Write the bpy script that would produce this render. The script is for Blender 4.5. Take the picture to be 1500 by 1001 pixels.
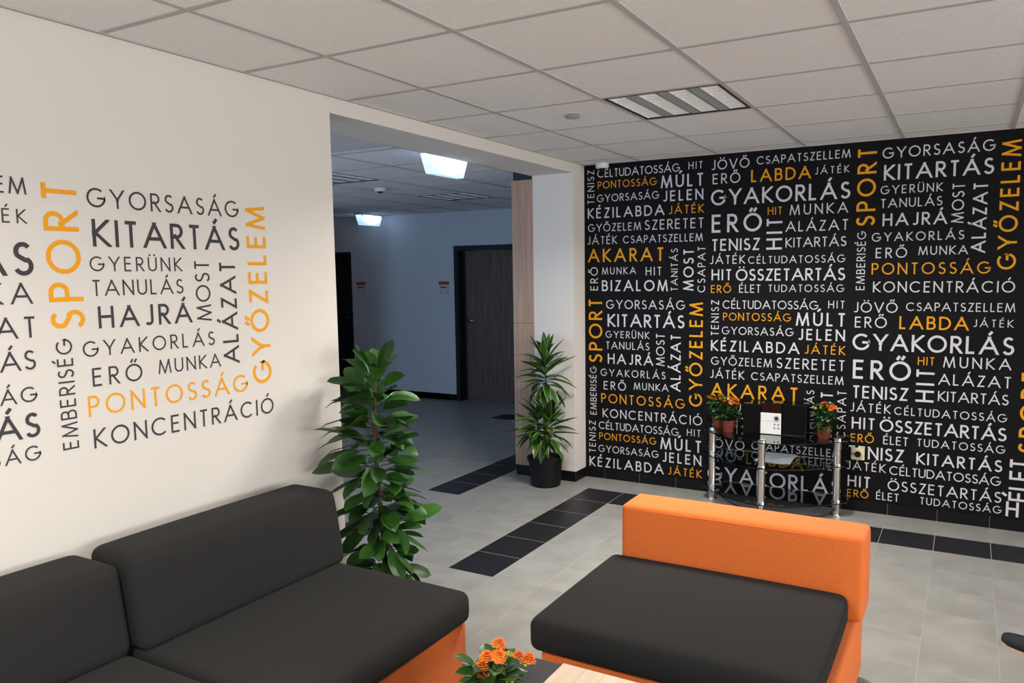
import bpy, bmesh, math, random
from mathutils import Vector, Matrix, Euler

# ------------------------------------------------------------------ clean start
for o in list(bpy.data.objects):
    bpy.data.objects.remove(o, do_unlink=True)
scene = bpy.context.scene
COL = scene.collection
R = math.radians
random.seed(7)

# ------------------------------------------------------------------ camera
CX, CY, CZ = 2.67862, -5.48297, 1.6249
YAW, PITCH, ROLL, FPX = -0.50023, -0.099, -0.01049, 1123.104
cam = bpy.data.cameras.new('camera')
camo = bpy.data.objects.new('camera', cam)
COL.objects.link(camo)
_f = Vector((math.sin(YAW)*math.cos(PITCH), math.cos(YAW)*math.cos(PITCH), math.sin(PITCH)))
_r = Vector((math.cos(YAW), -math.sin(YAW), 0)); _u = _r.cross(_f)
_r2 = math.cos(ROLL)*_r + math.sin(ROLL)*_u; _u2 = -math.sin(ROLL)*_r + math.cos(ROLL)*_u
_m = Matrix((_r2, _u2, -_f)).transposed().to_4x4(); _m.translation = (CX, CY, CZ)
camo.matrix_world = _m
cam.sensor_fit = 'HORIZONTAL'; cam.sensor_width = 36; cam.lens = FPX/1500*36
cam.shift_x = -56.0/1500; cam.shift_y = 14.25/1500
cam.clip_start = 0.05; cam.clip_end = 200
scene.camera = camo

# ------------------------------------------------------------------ world, light, exposure
H = 2.471          # ceiling of the lounge
HH = 2.445         # ceiling of the corridor
RX = 7.4           # right wall
BY = -8.4          # wall behind the camera
world = bpy.data.worlds.new('world'); scene.world = world; world.use_nodes = True
wb = world.node_tree.nodes['Background']
wb.inputs[0].default_value = (0.80, 0.88, 1.0, 1); wb.inputs[1].default_value = 1.0
vs = scene.view_settings
vs.view_transform = 'Standard'; vs.look = 'None'; vs.gamma = 1.0; vs.use_curve_mapping = False
vs.exposure = 0.0

def area(name, loc, rot, sx, sy, power, col):
    l = bpy.data.lights.new(name, 'AREA'); l.shape = 'RECTANGLE'; l.size = sx; l.size_y = sy
    l.energy = power; l.color = col
    o = bpy.data.objects.new(name, l); COL.objects.link(o); o.location = loc; o.rotation_euler = rot
    return o
# daylight through the windows of the right wall (windows at y centres) and of the wall behind the camera
WIN_R = [(-1.25, 1.5), (-4.0, 1.9), (-6.6, 1.9)]      # (centre y, width)
WIN_B = [(1.3, 2.2), (4.6, 1.9)]                     # (centre x, width)
for (wy, ww), pw in zip(WIN_R, (54, 120, 110)):
    area('window_daylight', (RX+0.22, wy, 1.55), (0, R(90), 0), 1.4, ww, pw, (1.0, 0.97, 0.95))
for (wx, ww), pw in zip(WIN_B, (30, 4)):
    area('window_daylight', (wx, BY-0.22, 1.55), (R(90), 0, 0), ww, 1.4, pw, (0.95, 0.97, 1.0))

# bluish daylight from the window at the near end of the corridor
area('window_daylight', (-2.5, -4.14, 1.5), (R(76), 0, 0), 1.5, 1.4, 44, (0.38, 0.63, 1.0))
# louvred luminaires of the lounge: tubes shining down (their housings are built further down)
LIGHTS = [(1.36936, -1.71339), (3.76936, -1.71339), (1.36936, -5.31339), (3.76936, -5.31339), (1.36936, -7.71339), (3.76936, -7.71339)]
for (lx, ly), pw in zip(LIGHTS, (60, 4, 46, 3, 12, 3)):
    a = area('luminaire_light', (lx, ly, H-.004), (0, 0, 0), .5, .5, pw, (1.0, 0.95, 0.88)); a.data.spread = R(150)

# ------------------------------------------------------------------ materials
def mat(name, col, rough=0.6, metal=0.0, spec=0.5, noise=None, bump=None, emit=None, trans=0, ior=1.45, coat=0, sheen=0):
    """noise=(scale, amount, detail)   bump=(scale, strength, distance)"""
    m = bpy.data.materials.new(name); m.use_nodes = True
    nt = m.node_tree; b = nt.nodes['Principled BSDF']
    b.inputs['Base Color'].default_value = (*col, 1)
    b.inputs['Roughness'].default_value = rough
    b.inputs['Metallic'].default_value = metal
    b.inputs['Specular IOR Level'].default_value = spec
    b.inputs['IOR'].default_value = ior
    b.inputs['Transmission Weight'].default_value = trans
    b.inputs['Coat Weight'].default_value = coat
    b.inputs['Sheen Weight'].default_value = sheen
    tc = nt.nodes.new('ShaderNodeTexCoord')
    if noise:
        n = nt.nodes.new('ShaderNodeTexNoise'); n.inputs['Scale'].default_value = noise[0]
        n.inputs['Detail'].default_value = noise[2] if len(noise) > 2 else 3
        nt.links.new(tc.outputs['Object'], n.inputs['Vector'])
        r = nt.nodes.new('ShaderNodeValToRGB'); a = noise[1]
        r.color_ramp.elements[0].position = 0.3; r.color_ramp.elements[1].position = 0.7
        r.color_ramp.elements[0].color = (*[c*(1-a) for c in col], 1)
        r.color_ramp.elements[1].color = (*[min(1, c*(1+a)) for c in col], 1)
        nt.links.new(n.outputs['Fac'], r.inputs[0]); nt.links.new(r.outputs[0], b.inputs['Base Color'])
    if bump:
        n = nt.nodes.new('ShaderNodeTexNoise'); n.inputs['Scale'].default_value = bump[0]; n.inputs['Detail'].default_value = 4
        nt.links.new(tc.outputs['Object'], n.inputs['Vector'])
        bp = nt.nodes.new('ShaderNodeBump'); bp.inputs['Strength'].default_value = bump[1]; bp.inputs['Distance'].default_value = bump[2]
        nt.links.new(n.outputs['Fac'], bp.inputs['Height']); nt.links.new(bp.outputs[0], b.inputs['Normal'])
    if emit:
        b.inputs['Emission Color'].default_value = (*emit[0], 1); b.inputs['Emission Strength'].default_value = emit[1]
    return m

def fabric(name, col, sh=0.0):
    m = mat(name, col, rough=0.95, spec=0.12, sheen=sh)
    nt = m.node_tree; b = nt.nodes['Principled BSDF']; tc = nt.nodes.new('ShaderNodeTexCoord')
    w = []
    for rot in ((0, 0, 0), (0, 0, R(90)), (0, R(90), 0)):
        mp = nt.nodes.new('ShaderNodeMapping'); mp.inputs['Rotation'].default_value = rot
        nt.links.new(tc.outputs['Object'], mp.inputs[0])
        x = nt.nodes.new('ShaderNodeTexNoise'); x.inputs['Scale'].default_value = 150; x.inputs['Detail'].default_value = 4
        mp.inputs['Scale'].default_value = (1, 8, 1)
        nt.links.new(mp.outputs[0], x.inputs[0]); w.append(x)
    a = nt.nodes.new('ShaderNodeMath'); a.operation = 'ADD'; nt.links.new(w[0].outputs[0], a.inputs[0]); nt.links.new(w[1].outputs[0], a.inputs[1])
    c = nt.nodes.new('ShaderNodeMath'); c.operation = 'ADD'; nt.links.new(a.outputs[0], c.inputs[0]); nt.links.new(w[2].outputs[0], c.inputs[1])
    r = nt.nodes.new('ShaderNodeValToRGB'); r.color_ramp.elements[0].position = 0.40; r.color_ramp.elements[1].position = 0.62
    d = nt.nodes.new('ShaderNodeMath'); d.operation = 'DIVIDE'; d.inputs[1].default_value = 3; nt.links.new(c.outputs[0], d.inputs[0])
    r.color_ramp.elements[0].color = (*[k*0.92 for k in col], 1); r.color_ramp.elements[1].color = (*[min(1, k*1.08) for k in col], 1)
    nt.links.new(d.outputs[0], r.inputs[0]); nt.links.new(r.outputs[0], b.inputs['Base Color'])
    bp = nt.nodes.new('ShaderNodeBump'); bp.inputs['Strength'].default_value = 0.25; bp.inputs['Distance'].default_value = 0.002
    nt.links.new(d.outputs[0], bp.inputs['Height']); nt.links.new(bp.outputs[0], b.inputs['Normal'])
    return m

def wood(name, c0, c1, axis='z', rough=0.45):
    m = mat(name, c0, rough=rough)
    nt = m.node_tree; b = nt.nodes['Principled BSDF']; tc = nt.nodes.new('ShaderNodeTexCoord')
    mp = nt.nodes.new('ShaderNodeMapping')
    mp.inputs['Scale'].default_value = {'z': (34, 34, 1.2), 'x': (1.2, 34, 34), 'y': (34, 1.2, 34)}[axis]
    nt.links.new(tc.outputs['Object'], mp.inputs[0])
    n = nt.nodes.new('ShaderNodeTexNoise'); n.inputs['Scale'].default_value = 1.6; n.inputs['Detail'].default_value = 6; n.inputs['Distortion'].default_value = 0.6
    nt.links.new(mp.outputs[0], n.inputs[0])
    r = nt.nodes.new('ShaderNodeValToRGB'); r.color_ramp.elements[0].position = 0.35; r.color_ramp.elements[1].position = 0.68
    r.color_ramp.elements[0].color = (*c0, 1); r.color_ramp.elements[1].color = (*c1, 1)
    nt.links.new(n.outputs[0], r.inputs[0]); nt.links.new(r.outputs[0], b.inputs['Base Color'])
    return m

def leafmat(name, mid, edge, ew, rough=0.35):
    """leaf with a margin colour; leaf UV: u across (0..1), v along"""
    m = mat(name, mid, rough=rough, spec=0.5)
    nt = m.node_tree; b = nt.nodes['Principled BSDF']
    uv = nt.nodes.new('ShaderNodeUVMap'); sp = nt.nodes.new('ShaderNodeSeparateXYZ'); nt.links.new(uv.outputs[0], sp.inputs[0])
    s = nt.nodes.new('ShaderNodeMath'); s.operation = 'SUBTRACT'; s.inputs[1].default_value = 0.5; nt.links.new(sp.outputs[0], s.inputs[0])
    a = nt.nodes.new('ShaderNodeMath'); a.operation = 'ABSOLUTE'; nt.links.new(s.outputs[0], a.inputs[0])
    oi = nt.nodes.new('ShaderNodeObjectInfo')
    r = nt.nodes.new('ShaderNodeValToRGB'); e = r.color_ramp.elements
    e[0].position = 0.0; e[0].color = (*[min(1, k*1.5) for k in mid], 1)
    e[1].position = 0.5; e[1].color = (*edge, 1)
    x = e.new(0.03); x.color = (*mid, 1)
    x = e.new(max(0.05, 0.5-ew)); x.color = (*mid, 1)
    nt.links.new(a.outputs[0], r.inputs[0])
    hs = nt.nodes.new('ShaderNodeHueSaturation')
    mr = nt.nodes.new('ShaderNodeMapRange'); mr.inputs['To Min'].default_value = 0.55; mr.inputs['To Max'].default_value = 1.45
    nt.links.new(oi.outputs['Random'], mr.inputs[0]); nt.links.new(mr.outputs[0], hs.inputs['Value'])
    nt.links.new(r.outputs[0], hs.inputs['Color']); nt.links.new(hs.outputs[0], b.inputs['Base Color'])
    b.inputs['Subsurface Weight'].default_value = 0.0
    return m

M = {}
M['wall'] = mat('wall_paint', (0.715, 0.68, 0.632), 0.85, spec=0.2, bump=(220, 0.08, 0.002))
M['wall_white'] = mat('reveal_paint', (0.74, 0.73, 0.71), 0.85, spec=0.2)
M['wall_hall'] = mat('corridor_paint', (0.66, 0.68, 0.72), 0.85, spec=0.2)
M['soffit'] = mat('soffit_paint', (0.62, 0.62, 0.62), 0.85, spec=0.2)
M['mural'] = mat('mural_print', (0.0055, 0.0050, 0.0058), 0.6, spec=0.14, noise=(2, 0.1))
M['ink_white'] = mat('white_print', (0.60, 0.60, 0.625), 0.6, spec=0.2)
M['ink_orange'] = mat('orange_print', (0.72, 0.32, 0.012), 0.6, spec=0.2)
M['vinyl_grey'] = mat('grey_vinyl', (0.055, 0.055, 0.06), 0.6, spec=0.2)
M['vinyl_orange'] = mat('orange_vinyl', (0.86, 0.36, 0.015), 0.6, spec=0.2)
M['ctile'] = mat('ceiling_tile', (0.87, 0.86, 0.85), 0.95, spec=0.1, noise=(90, 0.05, 6), bump=(260, 0.10, 0.002))
M['rail'] = mat('ceiling_rail', (0.50, 0.485, 0.47), 0.8, spec=0.1)
M['plenum'] = mat('plenum_dark', (0.12, 0.12, 0.12), 0.9)
M['grout'] = mat('grout', (0.375, 0.365, 0.335), 0.9)
M['ftile'] = mat('floor_tile_grey', (0.295, 0.290, 0.270), 0.42, spec=0.45, noise=(5.5, 0.13, 7), bump=(40, 0.06, 0.002))
M['ftile_b'] = mat('floor_tile_black', (0.0115, 0.0115, 0.0145), 0.4, spec=0.5, noise=(12, 0.15, 5), bump=(60, 0.05, 0.002))
M['btile'] = mat('baseboard_tile_black', (0.006, 0.006, 0.0065), 0.45, spec=0.2)
M['fab_dark'] = fabric('charcoal_fabric', (0.0215, 0.021, 0.0205), 0.03)
M['fab_orange'] = fabric('orange_fabric', (0.76, 0.178, 0.040), 0.10)
M['black_plastic'] = mat('black_plastic', (0.006, 0.006, 0.006), 0.5, spec=0.25)
M['black_gloss'] = mat('black_gloss', (0.005, 0.005, 0.005), 0.08)
M['black_cloth'] = mat('speaker_cloth', (0.004, 0.004, 0.004), 0.95, spec=0.1)
M['terra'] = mat('terracotta_plastic', (0.14, 0.028, 0.012), 0.6)
M['soil'] = mat('soil', (0.035, 0.02, 0.012), 1, noise=(60, 0.4))
M['bark'] = mat('cane_bark', (0.16, 0.085, 0.045), 0.85, noise=(40, 0.35), bump=(60, 0.6, 0.004))
M['stem'] = mat('brown_stem', (0.07, 0.045, 0.02), 0.8, noise=(40, 0.35))
M['green_stem'] = mat('green_stem', (0.045, 0.10, 0.02), 0.6)
M['leaf'] = leafmat('leaf_green', (0.022, 0.082, 0.010), (0.030, 0.10, 0.012), 0.08, 0.42)
M['leaf_v'] = leafmat('leaf_variegated', (0.020, 0.080, 0.012), (0.30, 0.36, 0.06), 0.13, 0.35)
M['leaf_k'] = leafmat('leaf_flowering', (0.020, 0.075, 0.012), (0.022, 0.08, 0.013), 0.05, 0.4)
M['petal'] = mat('petal_orange', (0.92, 0.25, 0.03), 0.6, noise=(30, 0.15))
M['bud'] = mat('bud_yellow_green', (0.62, 0.62, 0.10), 0.6)
M['chrome'] = mat('brushed_steel', (0.62, 0.57, 0.50), 0.22, metal=1.0)
M['chrome2'] = mat('polished_steel', (0.85, 0.85, 0.85), 0.08, metal=1.0)
M['glass'] = mat('smoked_glass', (0.62, 0.70, 0.68), 0.0, trans=1.0, ior=1.5)
M['white_plastic'] = mat('white_plastic', (0.72, 0.71, 0.69), 0.4)
M['grey_plastic'] = mat('grey_plastic', (0.30, 0.30, 0.30), 0.4)
M['cream_plastic'] = mat('cream_plastic', (0.70, 0.62, 0.42), 0.4)
M['oak'] = wood('cladding_wood', (0.34, 0.205, 0.13), (0.46, 0.30, 0.20))
M['oak_edge'] = mat('cladding_edge', (0.50, 0.42, 0.33), 0.6)
M['walnut'] = wood('door_wood', (0.105, 0.070, 0.055), (0.20, 0.14, 0.115))
M['frame_dark'] = mat('door_frame_dark', (0.012, 0.013, 0.016), 0.5)
M['lightwood'] = wood('table_light_wood', (0.56, 0.42, 0.30), (0.68, 0.53, 0.40), axis='y', rough=0.4)
M['table_dark'] = mat('table_dark_laminate', (0.024, 0.021, 0.026), 0.5)
M['lamp_glow'] = mat('emergency_lamp_glow', (0.7, 0.85, 1.0), 0.4, emit=((0.48, 0.68, 1.0), 3.0))
nt = M['lamp_glow'].node_tree; b = nt.nodes['Principled BSDF']; tc = [n for n in nt.nodes if n.type == 'TEX_COORD'][0]
vm = nt.nodes.new('ShaderNodeMapping'); vm.inputs['Location'].default_value = (0, 0, .045); vm.inputs['Scale'].default_value = (0.0, 4.2, 9.0)
ln = nt.nodes.new('ShaderNodeVectorMath'); ln.operation = 'LENGTH'; mr = nt.nodes.new('ShaderNodeMapRange')
vm.inputs['Location'].default_value = (0, 0, .36)
nt.links.new(tc.outputs['Object'], vm.inputs[0]); nt.links.new(vm.outputs[0], ln.inputs[0]); nt.links.new(ln.outputs['Value'], mr.inputs[0])
mr.inputs['From Min'].default_value = 0.1; mr.inputs['From Max'].default_value = 0.95; mr.inputs['To Min'].default_value = 4.0; mr.inputs['To Max'].default_value = 0.95
nt.links.new(mr.outputs[0], b.inputs['Emission Strength'])
M['tube'] = mat('fluorescent_tube', (0.9, 0.9, 0.9), 0.4, emit=((1.0, 0.97, 0.92), 5.0))
M['louver'] = mat('louver_aluminium', (0.90, 0.90, 0.90), 0.35, metal=0.5)
M['louver_hall'] = mat('louver_corridor', (0.80, 0.80, 0.80), 0.25, metal=0.85)
M['panel_grey'] = mat('luminaire_panel', (0.42, 0.44, 0.44), 0.5)
M['paper'] = mat('paper', (0.80, 0.80, 0.86), 0.7)
M['ink_blue'] = mat('blue_ink', (0.06, 0.07, 0.30), 0.6)
M['shoe'] = mat('shoe_navy', (0.010, 0.014, 0.022), 0.75, bump=(150, 0.3, 0.002))
M['sole'] = mat('shoe_sole', (0.42, 0.33, 0.24), 0.7)
M['sign_orange'] = mat('sign_orange', (0.45, 0.10, 0.03), 0.5)
M['sign_white'] = mat('sign_white', (0.60, 0.62, 0.64), 0.4)
M['ink_dark'] = mat('dark_ink', (0.03, 0.03, 0.05), 0.6)
M['win_white'] = mat('window_white', (0.8, 0.8, 0.8), 0.4)
M['pane'] = mat('window_glass', (1, 1, 1), 0.0, trans=1.0, ior=1.0)

# ------------------------------------------------------------------ helpers
def link_mesh(name, me, m=None, parent=None, smooth=False):
    if m is not None and not me.materials: me.materials.append(M[m] if isinstance(m, str) else m)
    o = bpy.data.objects.new(name, me); COL.objects.link(o)
    if parent is not None: o.parent = parent
    if smooth:
        for p in me.polygons: p.use_smooth = True
    return o
def obj(name, bm, m, parent=None, smooth=False):
    me = bpy.data.meshes.new(name); bm.to_mesh(me); bm.free()
    return link_mesh(name, me, m, parent, smooth)
def empty(name, loc=(0, 0, 0), rz=0):
    o = bpy.data.objects.new(name, None); COL.objects.link(o); o.location = loc; o.rotation_euler = (0, 0, rz)
    o.empty_display_size = 0.1
    return o
def tag(o, label=None, cat=None, group=None, kind=None):
    if label: o['label'] = label
    if cat: o['category'] = cat
    if group: o['group'] = group
    if kind: o['kind'] = kind
    return o
def struct(o): o['kind'] = 'structure'; return o
def box(bm, x0, x1, y0, y1, z0, z1, bev=0):
    vs_ = [bm.verts.new((x, y, z)) for x in (x0, x1) for y in (y0, y1) for z in (z0, z1)]
    fs = [(0, 1, 3, 2), (4, 6, 7, 5), (0, 4, 5, 1), (2, 3, 7, 6), (0, 2, 6, 4), (1, 5, 7, 3)]
    ff = [bm.faces.new([vs_[i] for i in f]) for f in fs]
    if bev:
        es = list({e for f in ff for e in f.edges})
        bmesh.ops.bevel(bm, geom=es, offset=bev, segments=2, affect='EDGES', profile=0.5)
    return vs_
def bx(name, b, m, parent=None, bev=0):
    bm = bmesh.new(); box(bm, *b, bev); return obj(name, bm, m, parent)
def lathe(bm, prof, c=(0, 0), n=28, cap=True):
    rings = []
    for r, z in prof:
        rings.append([bm.verts.new((c[0]+r*math.cos(2*math.pi*i/n), c[1]+r*math.sin(2*math.pi*i/n), z)) for i in range(n)])
    for a, b in zip(rings, rings[1:]):
        for i in range(n): bm.faces.new((a[i], a[(i+1) % n], b[(i+1) % n], b[i]))
    if cap:
        bm.faces.new(rings[0][::-1]); bm.faces.new(rings[-1])
def tube(bm, pts, rad, n=8):
    pts = [Vector(p) for p in pts]; rings = []
    rad = rad if isinstance(rad, (list, tuple)) else [rad]*len(pts)
    for i, p in enumerate(pts):
        t = (pts[min(i+1, len(pts)-1)] - pts[max(i-1, 0)]).normalized()
        a = Vector((0, 0, 1)) if abs(t.z) < 0.9 else Vector((1, 0, 0))
        u = t.cross(a).normalized(); v = t.cross(u)
        rings.append([bm.verts.new(p + rad[i]*(math.cos(2*math.pi*k/n)*u + math.sin(2*math.pi*k/n)*v)) for k in range(n)])
    for a, b in zip(rings, rings[1:]):
        for i in range(n): bm.faces.new((a[i], a[(i+1) % n], b[(i+1) % n], b[i]))
    bm.faces.new(rings[0][::-1]); bm.faces.new(rings[-1])
    bmesh.ops.recalc_face_normals(bm, faces=bm.faces)
def softbox(name, b, r, m, parent=None, bulge=(0, 0, 0), n=12, shear=None, sag=0):
    """rounded, slightly stuffed box; bulge = outward swell of the x, y, z faces"""
    x0, x1, y0, y1, z0, z1 = b
    h = Vector(((x1-x0)/2, (y1-y0)/2, (z1-z0)/2)); c = Vector(((x0+x1)/2, (y0+y1)/2, (z0+z1)/2))
    def ticks(hh):
        k = [-hh, -hh+r*0.25, -hh+r*0.6, -hh+r]
        mid = [(-hh+r) + (2*hh-2*r)*i/n for i in range(1, n)]
        return k + mid + [-t for t in reversed(k)]
    T = [ticks(h[i]) for i in range(3)]
    bm = bmesh.new(); cache = {}
    def V(p):
        key = tuple(round(q, 6) for q in p)
        if key in cache: return cache[key]
        cc = Vector([max(-(h[i]-r), min(h[i]-r, p[i])) for i in range(3)])
        d = Vector(p) - cc
        q = cc + d.normalized()*r if d.length > 1e-9 else Vector(p)
        g = [1-(q[i]/h[i])**2 for i in range(3)]
        for i in range(3):
            j, k = (i+1) % 3, (i+2) % 3
            q[i] += bulge[i]*max(0, g[j])**0.6*max(0, g[k])**0.6*(q[i]/h[i])
        if sag: q.z += sag*math.sin(q.x*9+q.y*7)*0.5
        if shear: q.x += shear*(q.z + h.z)
        v = bm.verts.new(q + c); cache[key] = v; return v
    for ax in range(3):
        a, b2 = (ax+1) % 3, (ax+2) % 3
        for s in (-1, 1):
            for i in range(len(T[a])-1):
                for j in range(len(T[b2])-1):
                    ps = []
                    for (ii, jj) in ((i, j), (i+1, j), (i+1, j+1), (i, j+1)):
                        p = [0, 0, 0]; p[ax] = s*h[ax]; p[a] = T[a][ii]; p[b2] = T[b2][jj]; ps.append(V(p))
                    if s < 0: ps.reverse()
                    try: bm.faces.new(ps)
                    except ValueError: pass
    return obj(name, bm, m, parent, smooth=True)
# ------------------------------------------------------------------ lettering: a geometric capital alphabet drawn as strokes
def arc(cx, cy, rx, ry, a0, a1, n=14):
    return [(cx+rx*math.cos(R(a0+(a1-a0)*i/n)), cy+ry*math.sin(R(a0+(a1-a0)*i/n))) for i in range(n+1)]
# glyph: (width, [polylines in centre-line coordinates, y in 0..1 of the inset height], diagonals flagged 'd')
def _glyphs():
    G = {}
    G['A'] = (0.94, [('d', [(0, 0), (0.47, 1)]), ('d', [(0.47, 1), (0.94, 0)]), ('l', [(0.17, 0.34), (0.77, 0.34)])])
    G['B'] = (0.56, [('l', [(0.30, 1), (0, 1), (0, 0), (0.32, 0)]), ('l', [(0, .53), (.32, .53)]), ('l', arc(0.30, .765, .20, .235, 90, -90)), ('l', arc(0.32, .265, .24, .265, 90, -90))])
    G['C'] = (0.92, [('l', arc(0.5, 0.5, 0.5, 0.5, 45, 315, 26))])
    G['D'] = (0.76, [('l', [(0.24, 0), (0, 0), (0, 1), (0.24, 1)]), ('l', [(0.24, 1)] + arc(0.26, 0.5, 0.5, 0.5, 90, -90, 20) + [(0.24, 0)])])
    G['E'] = (0.50, [('l', [(0.50, 1), (0, 1), (0, 0), (0.50, 0)]), ('l', [(0, 0.53), (0.46, 0.53)])])
    G['G'] = (1.0, [('l', arc(0.5, 0.5, 0.5, 0.5, 48, 357, 28) + [(1.0, 0.47), (0.56, 0.47)])])
    G['H'] = (0.68, [('l', [(0, 0), (0, 1)]), ('l', [(0.68, 0), (0.68, 1)]), ('l', [(0, 0.53), (0.68, 0.53)])])
    G['I'] = (0.0, [('l', [(0, 0), (0, 1)])])
    G['J'] = (0.38, [('l', [(0.38, 1), (0.38, 0.24)] + arc(0.19, 0.22, 0.19, 0.22, 0, -90, 6) + [(0.02, 0.05)])])
    G['K'] = (0.60, [('l', [(0, 0), (0, 1)]), ('d', [(0.04, 0.50), (0.56, 1)]), ('d', [(0.04, 0.52), (0.60, 0)])])
    G['L'] = (0.42, [('l', [(0, 1), (0, 0), (0.42, 0)])])
    G['M'] = (0.98, [('d', [(0, 0), (0.14, 1)]), ('d', [(0.14, 1), (0.49, 0)]), ('d', [(0.49, 0), (0.84, 1)]), ('d', [(0.84, 1), (0.98, 0)])])
    G['N'] = (0.72, [('l', [(0, 0), (0, 1)]), ('d', [(0, 1), (0.72, 0)]), ('l', [(0.72, 0), (0.72, 1)])])
    G['O'] = (1.0, [('o', arc(0.5, 0.5, 0.5, 0.5, 0, 360, 32)[:-1])])
    G['P'] = (0.50, [('l', [(0, 0), (0, 1), (0.26, 1)]), ('l', [(0, .47), (.26, .47)]), ('l', arc(0.26, .735, .24, .265, 90, -90))])
    G['R'] = (0.54, [('l', [(0, 0), (0, 1), (0.26, 1)]), ('l', [(0, .47), (.26, .47)]), ('l', arc(0.26, .735, .24, .265, 90, -90)), ('d', [(0.20, 0.47), (0.54, 0)])])
    G['S'] = (0.50, [('l', arc(0.26, 0.755, 0.22, 0.245, 35, 230, 12)[:-1] + [(0.16, 0.56), (0.34, 0.45)] + arc(0.25, 0.26, 0.25, 0.26, 52, -155, 14))])
    G['T'] = (0.52, [('l', [(0, 1), (0.52, 1)]), ('l', [(0.26, 0), (0.26, 1)])])
    G['U'] = (0.64, [('l', [(0, 1), (0, 0.34)] + arc(0.32, 0.32, 0.32, 0.32, 180, 360, 14) + [(0.64, 0.34), (0.64, 1)])])
    G['V'] = (0.82, [('d', [(0, 1), (0.41, 0)]), ('d', [(0.41, 0), (0.82, 1)])])
    G['Y'] = (0.74, [('d', [(0, 1), (0.37, 0.46)]), ('d', [(0.74, 1), (0.37, 0.46)]), ('l', [(0.37, 0.48), (0.37, 0)])])
    G['Z'] = (0.56, [('l', [(0.02, 1), (0.54, 1)]), ('d', [(0.54, 1), (0.02, 0)]), ('l', [(0.02, 0), (0.56, 0)])])
    G[','] = (0.06, [('f', [(0.08, 0.06), (-0.02, -0.16)])])
    return G
GLY = _glyphs()
ACC = {'Á': ('A', "'"), 'É': ('E', "'"), 'Ó': ('O', "'"), 'Ú': ('U', "'"), 'Ö': ('O', ':'), 'Ü': ('U', ':'), 'Ő': ('O', '"'), 'Í': ('I', "'")}
def _stroke(pts, w, closed=False, ext=0.0, butt=True):
    n = len(pts); P = [Vector((p[0], p[1], 0)) for p in pts]
    if ext and not closed:
        P[0] += (P[0]-P[1]).normalized()*ext; P[-1] += (P[-1]-P[-2]).normalized()*ext
    L = []; Rr = []
    for i in range(n):
        a = P[(i-1) % n] if (closed or i > 0) else None
        b = P[(i+1) % n] if (closed or i < n-1) else None
        d1 = (P[i]-a).normalized() if a is not None else None
        d2 = (b-P[i]).normalized() if b is not None else None
        if d1 is None: d1 = d2
        if d2 is None: d2 = d1
        n1 = Vector((-d1.y, d1.x, 0)); n2 = Vector((-d2.y, d2.x, 0)); nn = (n1+n2)
        nn = nn.normalized() if nn.length > 1e-6 else n1
        k = w/2/max(0.35, nn.dot(n1))
        L.append(P[i]+nn*k); Rr.append(P[i]-nn*k)
    out = []
    for i in range(n if closed else n-1):
        j = (i+1) % n; out.append([L[i], L[j], Rr[j], Rr[i]])
    return out
def _clip(poly, y, keep_above):
    out = []
    for i in range(len(poly)):
        a, b = poly[i], poly[(i+1) % len(poly)]
        ia = (a.y >= y-1e-9) if keep_above else (a.y <= y+1e-9)
        ib = (b.y >= y-1e-9) if keep_above else (b.y <= y+1e-9)
        if ia: out.append(a)
        if ia != ib:
            t = (y-a.y)/(b.y-a.y); out.append(a+(b-a)*t)
    return out
def word_polys(text, cap, length, wt):
    """polygons of a word: cap height 'cap', total length 'length', stroke weight wt*cap; origin at lower left"""
    w = wt; s = 1-w     # unit glyph: inset box
    widths = []
    for ch in text:
        b = ACC[ch][0] if ch in ACC else ch
        widths.append(GLY[b][0]*s + w)
    gap = (length/cap - sum(widths))/max(1, len(text)-1)
    kx = 1.0
    if gap < 0.05:      # squeeze the letters when the word is tight
        gap = 0.07; kx = (length/cap - gap*(len(text)-1))/sum(widths)
    polys = []; x = 0; lay = 0
    for ch, gw in zip(text, widths):
        base, acc = ACC[ch] if ch in ACC else (ch, None)
        for kind, pts in GLY[base][1]:
            lay += 1
            q = [(w/2 + px*s, w/2 + py*s) for px, py in pts]
            if kind == 'd': qs = _stroke(q, w*0.98, ext=w*0.9)
            elif kind == 'o': qs = _stroke(q, w, closed=True)
            elif kind == 'f': qs = _stroke(q, w*0.9)
            else:
                # ends on the cap line or baseline reach the outer edge
                q2 = [list(p) for p in q]
                for e, o in ((0, 1), (-1, -2)):
                    if abs(q2[e][0]-q2[o][0]) < 1e-6 and abs(q2[e][1]-q2[o][1]) > 0.05:
                        if abs(q2[e][1]-w/2) < 1e-3: q2[e][1] = 0
                        if abs(q2[e][1]-(1-w/2)) < 1e-3: q2[e][1] = 1
                qs = _stroke(q2, w)
            for pg in qs:
                if kind != 'f':
                    pg = _clip(pg, 0, True); pg = _clip(pg, 1, False) if pg else pg
                if len(pg) >= 3: polys.append((lay, [(x + p.x*kx, p.y) for p in pg]))
        cx = gw/2
        if acc == "'": a = [[(cx-0.03, 1.09), (cx+0.13, 1.29)]]
        elif acc == '"': a = [[(cx-0.16, 1.07), (cx-0.03, 1.27)], [(cx+0.06, 1.07), (cx+0.19, 1.27)]]
        elif acc == ':': a = [[(cx-0.24, 1.14), (cx-0.11, 1.14)], [(cx+0.11, 1.14), (cx+0.24, 1.14)]]
        else: a = []
        for st in a:
            for pg in _stroke(st, w if acc != ':' else 0.13): polys.append((lay+1, [(x + p.x*kx, p.y) for p in pg]))
        lay += 1; x += gw*kx + gap
    return [(ly, [(px*cap, py*cap) for px, py in pg]) for ly, pg in polys]
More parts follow.
